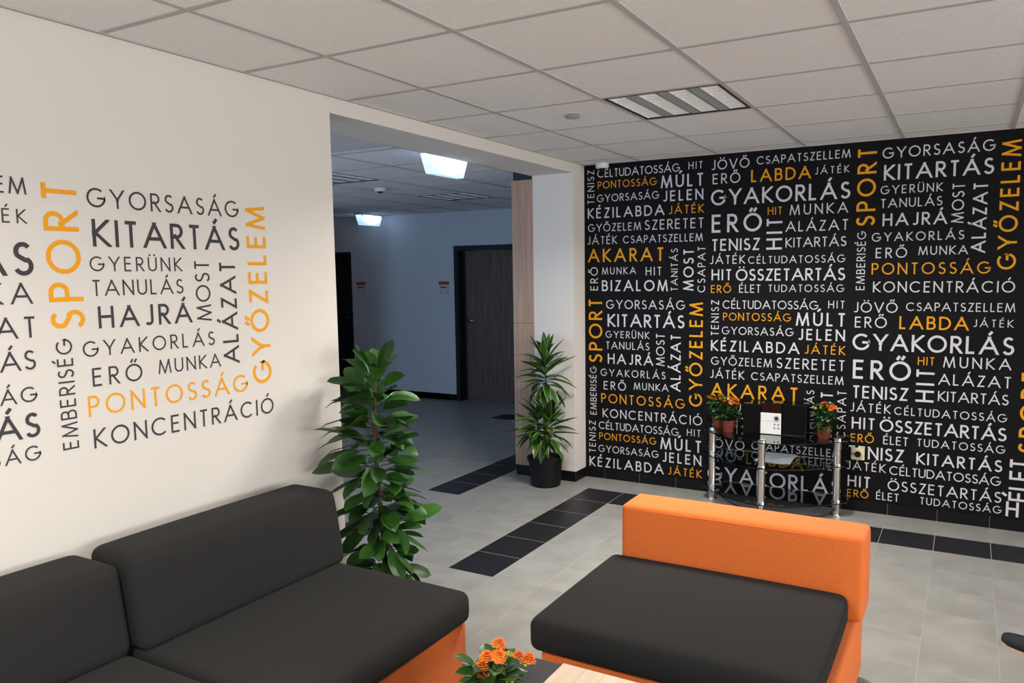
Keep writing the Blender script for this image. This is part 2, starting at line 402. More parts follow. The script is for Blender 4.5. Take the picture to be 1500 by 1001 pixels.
def write(name, text, vert, a, b, length, cap, wt, place, m, parent):
    """place maps wall coordinates (a, b) to 3D"""
    bm = bmesh.new()
    for ly, pg in word_polys(text, cap, length, wt):
        vv = []
        for (px, py) in pg:
            q = (a - py, b + px) if vert else (a + px, b + py)
            vv.append(bm.verts.new(place(*q, ly*3e-5)))
        try: bm.faces.new(vv)
        except ValueError: pass
    return obj(name, bm, m, parent)
# ------------------------------------------------------------------ visibility helpers (used to decide which tiles are single parts)
def pix(x, y, z):
    d = Vector((x-CX, y-CY, z-CZ)); zz = d.dot(_f)
    if zz < 0.1: return None
    return 806+FPX*d.dot(_r2)/zz, 514.75-FPX*d.dot(_u2)/zz, zz
def seen(x, y, z, pad=40):
    p = pix(x, y, z)
    if p is None or not (-pad < p[0] < 1500+pad and -pad < p[1] < 1001+pad): return None
    if x < -0.2:
        t = CX/(CX-x); yy = CY+(y-CY)*t
        if not (-2.95 < yy < -0.1): return None
    return p[2]

# ------------------------------------------------------------------ floor
FX0, FW, FY0, FH = 0.17232, 0.29694, 0.31467, 0.30082
floor = bmesh.new(); box(floor, -8.2, RX+.2, BY-.2, 3.0, -0.12, -0.0004)
floor = struct(obj('floor', floor, 'grout'))
for k in ('ftile', 'ftile_b', 'ctile'):
    nt = M[k].node_tree; oi = nt.nodes.new('ShaderNodeObjectInfo'); tc = [n for n in nt.nodes if n.type == 'TEX_COORD'][0]
    ad = nt.nodes.new('ShaderNodeVectorMath'); ad.operation = 'ADD'
    ml = nt.nodes.new('ShaderNodeMath'); ml.operation = 'MULTIPLY'; ml.inputs[1].default_value = 37
    nt.links.new(oi.outputs['Random'], ml.inputs[0])
    nt.links.new(tc.outputs['Object'], ad.inputs[0]); nt.links.new(ml.outputs[0], ad.inputs[1])
    for n in nt.nodes:
        if n.type == 'TEX_NOISE': nt.links.new(ad.outputs[0], n.inputs['Vector'])
cols = [(-0.31, FX0-FW)] + [(FX0+FW*m, min(RX, FX0+FW*(m+1))) for m in range(-1, 26) if FX0+FW*m < RX]
hcols = [(-0.31-FW*(k+1), -0.31-FW*k) for k in range(26)]
rows = [(-FY0, 0.0)] + [(-FY0-FH*(n+1), -FY0-FH*n) for n in range(0, 27)]
hrows = [(-FY0-FH*(n+1), -FY0-FH*n) for n in range(-10, 13)]
tiles = []
for i, (x0, x1) in enumerate(cols):
    for j, (y0, y1) in enumerate(rows):
        black = (j == 1 and i >= 2) or (i == 2 and 1 <= j <= 6)
        tiles.append((x0, x1, y0, y1, black))
for i, (x0, x1) in enumerate(hcols):
    for j, (y0, y1) in enumerate(hrows):
        n = j-10
        black = (i == 1 and (n <= 1 or n >= 3)) or (n == -8 and i <= 5)
        tiles.append((x0, x1, y0, y1, black))
vis = []
for t in tiles:
    d = seen((t[0]+t[1])/2, (t[2]+t[3])/2, 0)
    vis.append((d if d else 1e9, t))
vis.sort(key=lambda q: q[0])
mesh_cache = {}
def tile_mesh(sx, sy, th, gap, key):
    k = (round(sx, 3), round(sy, 3), key)
    if k not in mesh_cache:
        bm = bmesh.new(); hx, hy = sx/2-gap/2, sy/2-gap/2
        box(bm, -hx, hx, -hy, hy, -th, 0)
        me = bpy.data.meshes.new(key); bm.to_mesh(me); bm.free(); me.materials.append(M[key]); mesh_cache[k] = me
    return mesh_cache[k]
rest = {False: bmesh.new(), True: bmesh.new()}
for idx, (d, (x0, x1, y0, y1, b)) in enumerate(vis):
    if idx < 290 and d < 1e8:
        o = link_mesh('floor_tile', tile_mesh(x1-x0, y1-y0, 0.01, 0.0035, 'ftile_b' if b else 'ftile'), None, floor)
        o.location = ((x0+x1)/2, (y0+y1)/2, 0)
        if b: o['label'] = 'black floor tile'
    else:
        box(rest[b], x0+.00175, x1-.00175, y0+.00175, y1-.00175, -0.01, 0)
tag(obj('further_grey_tiles', rest[False], 'ftile', floor), kind='stuff')
tag(obj('further_black_tiles', rest[True], 'ftile_b', floor), kind='stuff')

# ------------------------------------------------------------------ ceilings
def ceiling(name, xs, ys, z, skip, x_end):
    bm = bmesh.new(); box(bm, xs[0], xs[-1], ys[0], ys[-1], z+0.016, z+0.12)
    c = struct(obj(name, bm, 'plenum'))
    for i, (a, b) in enumerate(zip(xs, xs[1:])):
        for j, (p, q) in enumerate(zip(ys, ys[1:])):
            if any(abs((a+b)/2-sx) < .1 and abs((p+q)/2-sy) < .1 for sx, sy in skip): continue
            if b-a < 0.03 or q-p < 0.03: continue
            o = link_mesh('ceiling_tile', tile_mesh(b-a, q-p, 0.0, 0.018, 'ctile') if False else ctile_mesh(b-a, q-p), None, c)
            o.location = ((a+b)/2, (p+q)/2, z+0.004)
    for x in xs[1:-1]: bx('ceiling_rail', (x-.012, x+.012, ys[0], ys[-1], z, z+.02), 'rail', c)
    for y in ys[1:-1]: bx('ceiling_rail', (xs[0], xs[-1], y-.0115, y+.0115, z+.0008, z+.02), 'rail', c)
    for (u, v) in ((xs[0], xs[0]+.018), (xs[-1]-.018, xs[-1])): bx('edge_rail', (u, v, ys[0], ys[-1], z-.0004, z+.02), 'rail', c)
    for (u, v) in ((ys[0], ys[0]+.018), (ys[-1]-.018, ys[-1])): bx('edge_rail', (xs[0], xs[-1], u, v, z-.0002, z+.02), 'rail', c)
    return c
def ctile_mesh(sx, sy):
    k = (round(sx, 3), round(sy, 3), 'c')
    if k not in mesh_cache:
        bm = bmesh.new(); hx, hy = sx/2-.009, sy/2-.009; box(bm, -hx, hx, -hy, hy, 0, 0.011)
        me = bpy.data.meshes.new('ceiling_tile'); bm.to_mesh(me); bm.free(); me.materials.append(M['ctile']); mesh_cache[k] = me
    return mesh_cache[k]
KX0, TY0 = 0.46936, -3.81339
xs = [0.0] + [KX0+.6*i for i in range(12) if KX0+.6*i < RX] + [RX]
ys = [BY] + [TY0+.6*j for j in range(-7, 7)] + [0.0]
ceiling('ceiling', xs, ys, H, LIGHTS, RX)
hxs = sorted([-.55-.6*k for k in range(13)] + [-8.0]); hys = [-1.656] + [-1.535+.6*k for k in range(7)] + [2.65]
HL = [(-2.05, -.635), (-2.05, 1.165)]
ceiling('ceiling_corridor', hxs, hys, HH, HL, 0)

# ------------------------------------------------------------------ walls
bm = bmesh.new(); box(bm, -.36, RX+.15, 0, .15, 0, 2.6)
wall_back = struct(obj('wall_back', bm, 'mural'))
bm = bmesh.new(); box(bm, -.36, 0, BY, -2.725, 0, 2.6); box(bm, -.36, 0, -2.725, -.199, 2.397, 2.6)
wall_left = struct(obj('wall_left', bm, 'wall'))
bm = bmesh.new(); box(bm, -.355, 0, -.199, 0.0, 0, 2.6)
struct(obj('wall_pillar', bm, 'wall'))
def wall_with_openings(name, fixed0, fixed1, a0, a1, ops, axis, m):
    """ops: (centre, width, z0, z1)"""
    bm = bmesh.new()
    def b(p, q, z0, z1):
        if axis == 'y': box(bm, fixed0, fixed1, p, q, z0, z1)
        else: box(bm, p, q, fixed0, fixed1, z0, z1)
    cur = a0
    for c, w, z0, z1 in sorted(ops):
        b(cur, c-w/2, 0, 2.6); b(c-w/2, c+w/2, 0, z0); b(c-w/2, c+w/2, z1, 2.6); cur = c+w/2
    b(cur, a1, 0, 2.6)
    return struct(obj(name, bm, m))
wall_with_openings('wall_right', RX, RX+.15, BY, 0, [(c, w, .85, 2.25) for c, w in WIN_R], 'y', 'wall')
wall_with_openings('wall_front', BY-.15, BY, -.36, RX+.15, [(c, w, .85, 2.25) for c, w in WIN_B], 'x', 'wall')
n = 0
for ax, lst in (('y', WIN_R), ('x', WIN_B)):
    for c, w in lst:
        n += 1; bm = bmesh.new(); f = RX+.05 if ax == 'y' else BY-.10
        def fb(p, q, z0, z1):
            if ax == 'y': box(bm, f, f+.06, p, q, z0, z1)
            else: box(bm, p, q, f, f+.06, z0, z1)
        fb(c-w/2, c+w/2, .85, .91); fb(c-w/2, c+w/2, 2.19, 2.25)
        for k in (-w/2, -.03, w/2-.06): fb(c+k, c+k+.06, .91, 2.19)
        wo = struct(obj('window_%d' % n, bm, 'win_white'))
# corridor walls
bm = bmesh.new()
box(bm, -8.15, -8.0, 1.2, 2.65, 0, 2.396); box(bm, -8.15, -3.95, -4.2, 1.2, 0, 2.396)  # end wall, plus unseen block shaped to shade the far wall's left part
struct(obj('wall_corridor_left_shade', bm, 'wall_hall'))
bm = bmesh.new()
D1 = (-5.85, -4.92, 1.975); D2 = (-3.16, -2.06, 2.01)
for a, b in ((-8, D1[0]), (D1[1], D2[0]), (D2[1], -.36)): box(bm, a, b, 2.65, 2.85, 0, 2.6)
for a, b, z in (D1, D2): box(bm, a, b, 2.65, 2.85, z, 2.6)
box(bm, -8, -.36, 2.85, 2.95, 0, 2.6)  # unseen slab behind the doors, added to stop light leaking through their gaps
wall_far = struct(obj('wall_corridor_back', bm, 'wall_hall'))
bm = bmesh.new(); box(bm, -.525, -.36, -.172, 2.65, 0, 2.6)
struct(obj('wall_corridor_right', bm, 'wall_hall'))
wall_with_openings('wall_corridor_front', -4.35, -4.2, -8.0, -.36, [(-2.5, 1.5, .8, 2.2)], 'x', 'wall_hall')
# plasterboard soffit of the corridor
bm = bmesh.new(); box(bm, -8.0, -.36, -4.2, -1.88, 2.397, 2.5); 
struct(obj('ceiling_soffit', bm, 'soffit'))
bm = bmesh.new(); box(bm, -.56, -.36, -1.88, -.18, HH, 2.52); box(bm, -8.0, -.55, -1.88, -1.65, HH, 2.52)
struct(obj('ceiling_edge', bm, 'soffit'))
# dark strip standing in for shade in the gap above the wood cladding
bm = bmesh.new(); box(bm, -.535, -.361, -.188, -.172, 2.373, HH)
struct(obj('gap_shade_strip_1', bm, 'frame_dark'))

# doors of the corridor
for k, (a, b, z) in enumerate((D1, D2)):
    bm = bmesh.new()
    box(bm, a-.0, a+.06, 2.635, 2.80, 0, z); box(bm, b-.06, b, 2.635, 2.80, 0, z); box(bm, a+.06, b-.06, 2.635, 2.80, z-.06, z)
    box(bm, a+.06, a+.085, 2.76, 2.80, 0, z-.06); box(bm, b-.085, b-.06, 2.76, 2.80, 0, z-.06)
    dr = struct(obj('door_%d' % (k+1), bm, 'frame_dark'))
    bx('door_leaf', (a+.065, b-.065, 2.775, 2.815, .008, z-.065), 'walnut' if k else 'frame_dark', dr)
    bm = bmesh.new(); hx = a+.13 if k else b-.13; s = 1 if k else -1
    lathe(bm, [(.026, 0), (.026, .008), (.010, .010), (.010, .045)], n=16)
    bmesh.ops.rotate(bm, verts=bm.verts, cent=(0, 0, 0), matrix=Matrix.Rotation(R(90), 3, 'X'))
    bmesh.ops.translate(bm, verts=bm.verts, vec=(hx, 2.775, 1.05))
    tube(bm, [(hx, 2.735, 1.05), (hx+s*.02, 2.728, 1.05), (hx+s*.12, 2.728, 1.05)], .009)
    obj('door_handle', bm, 'chrome', dr, True)
    bm = bmesh.new(); lathe(bm, [(.024, 0), (.024, .008)], n=16)
    bmesh.ops.rotate(bm, verts=bm.verts, cent=(0, 0, 0), matrix=Matrix.Rotation(R(90), 3, 'X'))
    bmesh.ops.translate(bm, verts=bm.verts, vec=(hx, 2.775, .96))
    obj('lock_rosette', bm, 'chrome', dr)

# baseboards of black tiles
def baseboard(name, a0, a1, joints, place, h=.075):
    """place(a0,a1,t0,t1,z0,z1) -> box bounds, t = distance out of the wall"""
    b = bmesh.new(); box(b, *place(a0, a1, 0, .007, 0, h)); r = struct(obj(name, b, 'grout'))
    J = [a0] + [j for j in joints if a0+.01 < j < a1-.01] + [a1]
    for p, q in zip(J, J[1:]):
        bx('baseboard_tile', place(p+(.0015 if p != a0 else 0), q-(.0015 if q != a1 else 0), 0.001, .010, 0, h+.001), 'btile', r)
    return r
mj = [FX0+FW*m for m in range(-1, 27)]
baseboard('baseboard_back', 0.0, RX, mj, lambda a, b, t0, t1, z0, z1: (a, b, -t1, -t0, z0, z1))
baseboard('baseboard_pillar', -.199, -.010, [], lambda a, b, t0, t1, z0, z1: (t0, t1, a, b, z0, z1))
baseboard('baseboard_reveal', -.53, .010, [-.36+.12], lambda a, b, t0, t1, z0, z1: (a, b, -.199-t1, -.199-t0, z0, z1), .08)
baseboard('baseboard_left', BY, -2.725, [-FY0-FH*n for n in range(30)], lambda a, b, t0, t1, z0, z1: (t0, t1, a, b, z0, z1))
baseboard('baseboard_right', BY, -.01, [-FY0-FH*n for n in range(30)], lambda a, b, t0, t1, z0, z1: (RX-t1, RX-t0, a, b, z0, z1))
baseboard('baseboard_corridor', D1[1], D2[0], [-.31-FW*k for k in range(30)], lambda a, b, t0, t1, z0, z1: (a, b, 2.65-t1, 2.65-t0, z0, z1), .08)

# wood cladding beside the pillar
wp = tag(empty('wood_cladding', (-.45, -.19, .08)), 'light brown wood cladding panel standing between white pillar and dark corridor', 'wall panel')
for z0, z1 in ((.082, .985), (.988, 1.243), (1.246, 2.371)):
    o = bx('cladding_board', (-.538, -.352, -.200, -.175, z0, z1), 'oak', None); o.parent = wp; o.matrix_parent_inverse = Matrix.Translation((.45, .19, -.08))
o = bx('edge_strip', (-.542, -.5385, -.200, -.175, .082, 2.371), 'oak_edge', None); o.parent = wp; o.matrix_parent_inverse = Matrix.Translation((.45, .19, -.08))

# ------------------------------------------------------------------ the printed words
BLK = {
 'A': [
  ('CÉLTUDATOSSÁG,', 0, 0, 0.114, 2.371, 0.686, 0.06),
  ('HIT', 0, 0, 0.846, 2.381, 0.107, 0.052),
  ('PONTOSSÁG', 0, 1, 0.118, 2.286, 0.484, 0.056),
  ('MÚLT', 0, 0, 0.634, 2.259, 0.327, 0.091),
  ('GYORSASÁG', 0, 0, 0.11, 2.184, 0.511, 0.057),
  ('JELEN', 0, 0, 0.648, 2.16, 0.311, 0.078),
  ('KÉZILABDA', 0, 0, 0.03, 2.061, 0.632, 0.079),
  ('JÁTÉK', 0, 1, 0.695, 2.066, 0.268, 0.061),
  ('GYŐZELEM', 0, 0, 0.032, 1.958, 0.444, 0.06),
  ('SZERETET', 0, 0, 0.506, 1.956, 0.459, 0.074),
  ('JÁTÉK', 0, 0, 0.023, 1.86, 0.256, 0.062),
  ('CSAPATSZELLEM', 0, 0, 0.329, 1.861, 0.629, 0.057),
  ('AKARAT', 0, 1, 0.031, 1.722, 0.63, 0.102),
  ('MUNKA', 0, 0, 0.15, 1.626, 0.286, 0.054),
  ('HIT', 0, 0, 0.515, 1.615, 0.129, 0.063),
  ('BIZALOM', 0, 0, 0.149, 1.496, 0.543, 0.084),
  ('TENISZ', 1, 0, 0.087, 2.172, 0.261, 0.058),
  ('ERŐ', 1, 0, 0.115, 1.501, 0.182, 0.066),
  ('TANITÁS', 1, 0, 0.769, 1.496, 0.316, 0.053),
  ('MOST', 1, 0, 0.891, 1.5, 0.307, 0.079),
  ('CSAPAT', 1, 0, 0.979, 1.487, 0.335, 0.058),
 ],
 'B': [
  ('GYORSASÁG', 0, 0, 0.185, 1.358, 0.643, 0.069),
  ('KITARTÁS', 0, 0, 0.197, 1.219, 0.627, 0.098),
  ('GYERÜNK', 0, 0, 0.18, 1.131, 0.365, 0.054),
  ('TANULÁS', 0, 0, 0.182, 1.043, 0.364, 0.058),
  ('HAJRÁ', 0, 0, 0.198, 0.926, 0.379, 0.08),
  ('GYAKORLÁS', 0, 0, 0.135, 0.827, 0.542, 0.057),
  ('ERŐ', 0, 0, 0.162, 0.719, 0.19, 0.067),
  ('MUNKA', 0, 0, 0.418, 0.734, 0.283, 0.056),
  ('PONTOSSÁG', 0, 1, 0.14, 0.612, 0.692, 0.075),
  ('KONCENTRÁCIÓ', 0, 0, 0.152, 0.495, 0.814, 0.071),
  ('SPORT', 1, 1, 0.151, 0.931, 0.506, 0.117),
  ('MOST', 1, 0, 0.669, 0.928, 0.248, 0.069),
  ('ALÁZAT', 1, 0, 0.796, 0.74, 0.432, 0.079),
  ('GYŐZELEM', 1, 1, 0.964, 0.636, 0.777, 0.102),
  ('EMBERISÉG', 1, 0, 0.099, 0.51, 0.389, 0.055),
 ],
 'C': [
  ('JÖVŐ', 0, 0, 1.999, 1.355, 0.271, 0.069),
  ('CSAPATSZELLEM', 0, 0, 2.32, 1.369, 0.608, 0.055),
  ('ERŐ', 0, 0, 2.011, 1.254, 0.197, 0.073),
  ('LABDA', 0, 1, 2.283, 1.25, 0.399, 0.085),
  ('JÁTÉK', 0, 0, 2.705, 1.274, 0.217, 0.047),
  ('GYAKORLÁS', 0, 0, 2.0, 1.103, 0.933, 0.111),
  ('ERŐ', 0, 0, 2.007, 0.909, 0.355, 0.129),
  ('HIT', 0, 1, 2.401, 1.019, 0.098, 0.053),
  ('MUNKA', 0, 0, 2.548, 1.01, 0.374, 0.07),
  ('ALÁZAT', 0, 0, 2.524, 0.897, 0.403, 0.071),
  ('TENISZ', 0, 0, 2.007, 0.778, 0.345, 0.085),
  ('KITARTÁS', 0, 0, 2.525, 0.79, 0.392, 0.066),
  ('JÁTÉK', 0, 0, 1.994, 0.684, 0.255, 0.061),
  ('CÉLTUDATOSSÁG', 0, 0, 2.271, 0.682, 0.643, 0.052),
  ('HIT', 0, 0, 2.01, 0.567, 0.147, 0.079),
  ('ÖSSZETARTÁS', 0, 0, 2.185, 0.562, 0.73, 0.084),
  ('ERŐ', 0, 1, 2.006, 0.476, 0.146, 0.056),
  ('ÉLET', 0, 0, 2.21, 0.477, 0.152, 0.058),
  ('TUDATOSSÁG', 0, 0, 2.413, 0.483, 0.499, 0.051),
  ('HIT', 1, 0, 2.501, 0.778, 0.219, 0.106),
 ],
 'D': [
  ('TENISZ', 0, 0, 1.991, 0.364, 0.347, 0.086),
  ('KITARTÁS', 0, 0, 2.413, 0.364, 0.487, 0.076),
  ('JÁTÉK', 0, 0, 1.982, 0.282, 0.248, 0.059),
  ('CÉLTUDATOSSÁG', 0, 0, 2.254, 0.275, 0.644, 0.059),
  ('HIT', 0, 0, 1.994, 0.165, 0.146, 0.077),
  ('ÖSSZETARTÁS', 0, 0, 2.246, 0.167, 0.657, 0.07),
  ('ERŐ', 0, 1, 1.993, 0.093, 0.136, 0.051),
  ('ÉLET', 0, 0, 2.177, 0.095, 0.141, 0.054),
  ('TUDATOSSÁG', 0, 0, 2.443, 0.098, 0.465, 0.048),
 ],
}

def put_block(blk, sx, ox, sz, oz, place, mw, mo, parent, zmin=.078):
    for (t, v, org, x, z, L, c) in BLK[blk]:
        a, b = x*sx+ox, z*sz+oz
        ll = L*(sz if v else sx); cc = c*(sx if v else sz)
        if b < zmin or b > H-.02: continue
        wt = .135 if c > .075 else .112
        o = write('printed_word', t, v, a, b, ll, cc, wt, place, mo if org else mw, parent)
        if org: o['label'] = 'orange lettering'
pb = lambda a, b, d=0: (a, -0.0008-d, b)
pl = lambda a, b, d=0: (0.0008+d, a, b)
MB = ('ink_white', 'ink_orange', wall_back); ML = ('vinyl_grey', 'vinyl_orange', wall_left)
put_block('A', 1, 0, 1, 0, pb, *MB)
put_block('A', .995, .997, 1, -1.001, pb, *MB)
put_block('A', 1, .003, 1, -1.972, pb, *MB)
put_block('B', 1, 0, 1, 0, pb, *MB)
put_block('B', .988, 1.967, 1, .994, pb, *MB)
put_block('B', 1, 2.945, 1, -.431, pb, *MB, zmin=.42)
put_block('C', 1, 0, 1, 0, pb, *MB)
put_block('C', 1.012, -1.008, 1, 1.008, pb, *MB)
put_block('C', 1.006, -1.000, 1, -1.015, pb, *MB)
put_block('D', 1, 0, 1, 0, pb, *MB)
put_block('C', 1, .985+.01, 1, 1.006, pb, *MB)
write('printed_word', 'ÉLET', 1, 3.055, .19, .27, .115, .13, pb, 'ink_white', wall_back)
write('printed_word', 'HIT', 0, 2.93, .088, .27, .095, .15, pb, 'ink_white', wall_back)
put_block('B', .975, -4.077, .975, .5515, pl, *ML)
put_block('C', .975*1.012, -4.077+.975*(-1.008-1.967), .975, .5515+.975*(1.008-.994), pl, *ML)
# ------------------------------------------------------------------ luminaires
def louvre_light(name, cx, cy, z, label, group, tube_m, louv_m):
    t = tag(empty(name, (cx, cy, z)), label, 'ceiling light', group)
    bm = bmesh.new(); h = .288
    box(bm, -h, h, -h, h, .055, .06)
    for a, b, c, d in ((-h, -h+.012, -h, h), (h-.012, h, -h, h), (-h, h, -h, -h+.012), (-h, h, h-.012, h)): box(bm, a, b, c, d, 0.0, .056)
    obj('housing', bm, 'frame_dark', t)
    tw, pw = .092, .060; x = -h+.014
    for k in range(4):
        bm = bmesh.new(); x0, x1 = x, x+tw
        # two curved reflector sides
        for s, xa in ((1, x0+.004), (-1, x1-.004)):
            prev = None
            for i in range(5):
                q = i/4; px = xa+s*(.022*q*q); pz = .002+.045*q
                a = bm.verts.new((px, -h+.014, pz)); b = bm.verts.new((px, h-.014, pz))
                if prev: bm.faces.new((prev[0], prev[1], b, a))
                prev = (a, b)
        obj('reflector', bm, louv_m, t, True)
        bm = bmesh.new(); nb = 11
        for i in range(nb):
            y = -h+.030+(2*h-.06)*i/(nb-1); q = .010
            v = [bm.verts.new(p) for p in ((x0+.004, y-q*.3, .003), (x1-.004, y-q*.3, .003), (x1-.006, y-q*1.6, .036), (x0+.006, y-q*1.6, .036), (x0+.004, y+q*.3, .003), (x1-.004, y+q*.3, .003), (x1-.006, y+q*1.6, .036), (x0+.006, y+q*1.6, .036))]
            bm.faces.new((v[0], v[1], v[2], v[3])); bm.faces.new((v[4], v[7], v[6], v[5])); bm.faces.new((v[0], v[4], v[5], v[1]))
        obj('louver_blades', bm, louv_m, t)
        bm = bmesh.new(); tube(bm, [((x0+x1)/2, -h+.02, .045), ((x0+x1)/2, h-.02, .045)], .007)
        obj('tube_lamp', bm, tube_m, t)
        if k < 3: bx('spacer_panel', (x1+.005, x1+pw-.005, -h+.012, h-.012, .004, .010), 'panel_grey', t)
        x = x1+pw
    return t
LL = ['square ceiling luminaire with four louvred strips, in the lounge ceiling above the corner stand',
      'square ceiling luminaire outside the picture towards the right windows',
      'square ceiling luminaire outside the picture above the left sofa',
      'square ceiling luminaire outside the picture behind the orange seat',
      'square ceiling luminaire outside the picture behind the camera on the left',
      'square ceiling luminaire outside the picture behind the camera on the right']
for i, (cx, cy) in enumerate(LIGHTS):
    louvre_light('ceiling_light', cx, cy, H, LL[i], 'square louvred luminaires of the lounge', 'tube', 'louver')
M['tube_off'] = mat('tube_off', (0.75, 0.78, 0.82), 0.4)
louvre_light('ceiling_light', HL[0][0], HL[0][1], HH, 'unlit louvred luminaire in corridor ceiling near the left edge of the opening', 'unlit luminaires of the corridor', 'tube_off', 'louver_hall')
louvre_light('ceiling_light', HL[1][0], HL[1][1], HH, 'unlit louvred luminaire in corridor ceiling nearer to the wooden door', 'unlit luminaires of the corridor', 'tube_off', 'louver_hall')

def emergency_lamp(cx, cy, label):
    t = tag(empty('emergency_lamp', (cx, cy, HH)), label, 'emergency light', 'glowing emergency lamps of the corridor')
    bx('mounting_plate', (-.06, .06, -.225, .225, -.018, 0), 'white_plastic', t, .003)
    bm = bmesh.new(); a, b = (.05, .205), (.034, .172); z0, z1 = -.018, -.145
    top = [bm.verts.new((sx*a[0], sy*a[1], z0)) for sx, sy in ((-1, -1), (1, -1), (1, 1), (-1, 1))]
    bot = [bm.verts.new((sx*b[0], sy*b[1], z1)) for sx, sy in ((-1, -1), (1, -1), (1, 1), (-1, 1))]
    for i in range(4): bm.faces.new((top[i], bot[i], bot[(i+1) % 4], top[(i+1) % 4]))
    bm.faces.new(bot[::-1]); bm.faces.new(top)
    bmesh.ops.bevel(bm, geom=list(bm.edges), offset=.004, segments=2, affect='EDGES')
    obj('diffuser', bm, 'lamp_glow', t)
    for s in (-1, 1): bx('clip', (-.052, .056, s*.19-.008, s*.19+.008, -.030, -.016), 'white_plastic', t)
    return t
emergency_lamp(-.47, -1.18, 'glowing blue white emergency lamp hanging just inside the corridor opening')
emergency_lamp(-4.3, 2.35, 'smaller looking glowing emergency lamp far down the corridor ceiling')

def detector(name, x, y, z, r, h, label, lens):
    t = tag(empty(name, (x, y, z)), label, 'detector')
    bm = bmesh.new(); lathe(bm, [(r*.95, 0), (r, -h*.1), (r, -h*.75), (r*.85, -h), (r*.5, -h)], n=24); bmesh.ops.recalc_face_normals(bm, faces=bm.faces)
    obj('body', bm, 'white_plastic' if r > .045 else 'grey_plastic', t, False)
    bm = bmesh.new(); lathe(bm, [(r*.5, -h), (r*.45, -h-lens*.6), (r*.2, -h-lens)], n=16); bmesh.ops.recalc_face_normals(bm, faces=bm.faces)
    obj('sensor_dome', bm, 'black_plastic' if lens > .01 else 'grey_plastic', t, True)
detector('motion_detector', .185, -.065, H, .050, .042, 'white round motion detector with dark dome in ceiling corner above the word wall', .028)
detector('smoke_detector', .776, -1.73, H, .040, .012, 'small round detector in a ceiling tile left of the lounge luminaire', .006)
detector('smoke_detector', -2.15, .10, HH, .055, .035, 'white smoke detector on corridor ceiling beside the unlit luminaire', .012)

# ------------------------------------------------------------------ door plaques
for x, lab in ((-3.33, 'orange and white plaque on the corridor wall left of the wooden door'), (-4.745, 'dim orange and white plaque on corridor wall right of the dark doorway')):
    t = tag(empty('door_plaque', (x, 2.65, 1.39)), lab, 'sign', 'door plaques in the corridor')
    bx('plate', (-.075, .075, -.010, 0, 0, .165), 'sign_white', t)
    bx('header_strip', (-.078, .078, -.014, 0, .125, .168), 'sign_orange', t)
    bx('text_line', (-.055, .045, -.0115, -.0105, .085, .100), 'ink_dark', t)
    for s in (-1, 1):
        bx('fixing_pin', (s*.055-.008, s*.055+.008, -.015, -.010, .012, .028), 'grey_plastic', t)

# ------------------------------------------------------------------ seating
def rel(parent, o):
    o.parent = parent; o.matrix_parent_inverse = Matrix.Translation(parent.location).inverted(); return o
sofa = tag(empty('sofa', (.55, -4.02, 0)), 'long two-seat sofa in charcoal fabric on orange base against the white wall', 'sofa')
def seat_module(y0, y1, dx, zt):
    rel(sofa, softbox('base', (.06, 1.0, y0+.004, y1-.004, .03, .288), .018, 'fab_orange', bulge=(.003, .002, 0), n=6))
    rel(sofa, softbox('seat_cushion', (.07, 1.028, y0+.002, y1-.002, .285, .412), .040, 'fab_dark', bulge=(.008, .004, .010), n=12))
    rel(sofa, softbox('back_cushion', (.125+dx, .378+dx, y0+.004, y1+(.010 if not dx else -.004), .405, zt), .040, 'fab_dark', bulge=(.016, .004, .008), n=12, shear=-.17))
    for (x, y) in ((.12, y0+.08), (.92, y0+.08), (.12, y1-.08), (.92, y1-.08)):
        bm = bmesh.new(); lathe(bm, [(.022, 0), (.026, .034)], (x, y), n=12); rel(sofa, obj('foot', bm, 'black_plastic'))
seat_module(-4.03, -3.112, 0, .722)
seat_module(-4.94, -4.035, -.035, .708)

seat = tag(empty('lounge_seat', (1.86, -2.75, 0)), 'wide armless seat with bright orange back and base and charcoal cushion', 'armchair')
rel(seat, softbox('base', (1.385, 2.352, -3.215, -2.300, .030, .300), .018, 'fab_orange', bulge=(.003, .003, 0), n=6))
rel(seat, softbox('backrest', (1.385, 2.372, -2.490, -2.285, .300, .632), .022, 'fab_orange', bulge=(.003, .004, .004), n=10))
rel(seat, softbox('seat_cushion', (1.345, 2.322, -3.235, -2.492, .292, .415), .035, 'fab_dark', bulge=(.006, .006, .012), n=12))
bm = bmesh.new(); tube(bm, [(1.405, -2.489, .615), (1.86, -2.4925, .619), (2.352, -2.489, .615)], .0022, 6)
rel(seat, obj('piping_seam', bm, 'fab_orange'))
for (x, y) in ((1.45, -3.12), (2.28, -3.12), (1.45, -2.36), (2.28, -2.36)):
    bm = bmesh.new(); lathe(bm, [(.022, 0), (.026, .034)], (x, y), n=12); rel(seat, obj('foot', bm, 'black_plastic'))

# ------------------------------------------------------------------ coffee table
tb = tag(empty('coffee_table', (1.82, -3.78, 0)), 'low dark coffee table with a light wood middle band in the foreground', 'table')
rel(tb, bx('tabletop', (1.372, 2.25, -4.10, -3.438, .355, .398), 'table_dark', None, .002))
for b in ((1.377, 1.594), (2.034, 2.245)): pass
rel(tb, bx('wood_band', (1.596, 2.032, -4.102, -3.436, .3985, .403), 'lightwood', None, .001))
for (a, b) in ((1.385, 1.425), (2.20, 2.24)): rel(tb, bx('side_panel', (a, b, -4.09, -3.45, 0, .355), 'table_dark', None))
rel(tb, bx('lower_shelf', (1.425, 2.20, -4.07, -3.47, .10, .125), 'table_dark', None))

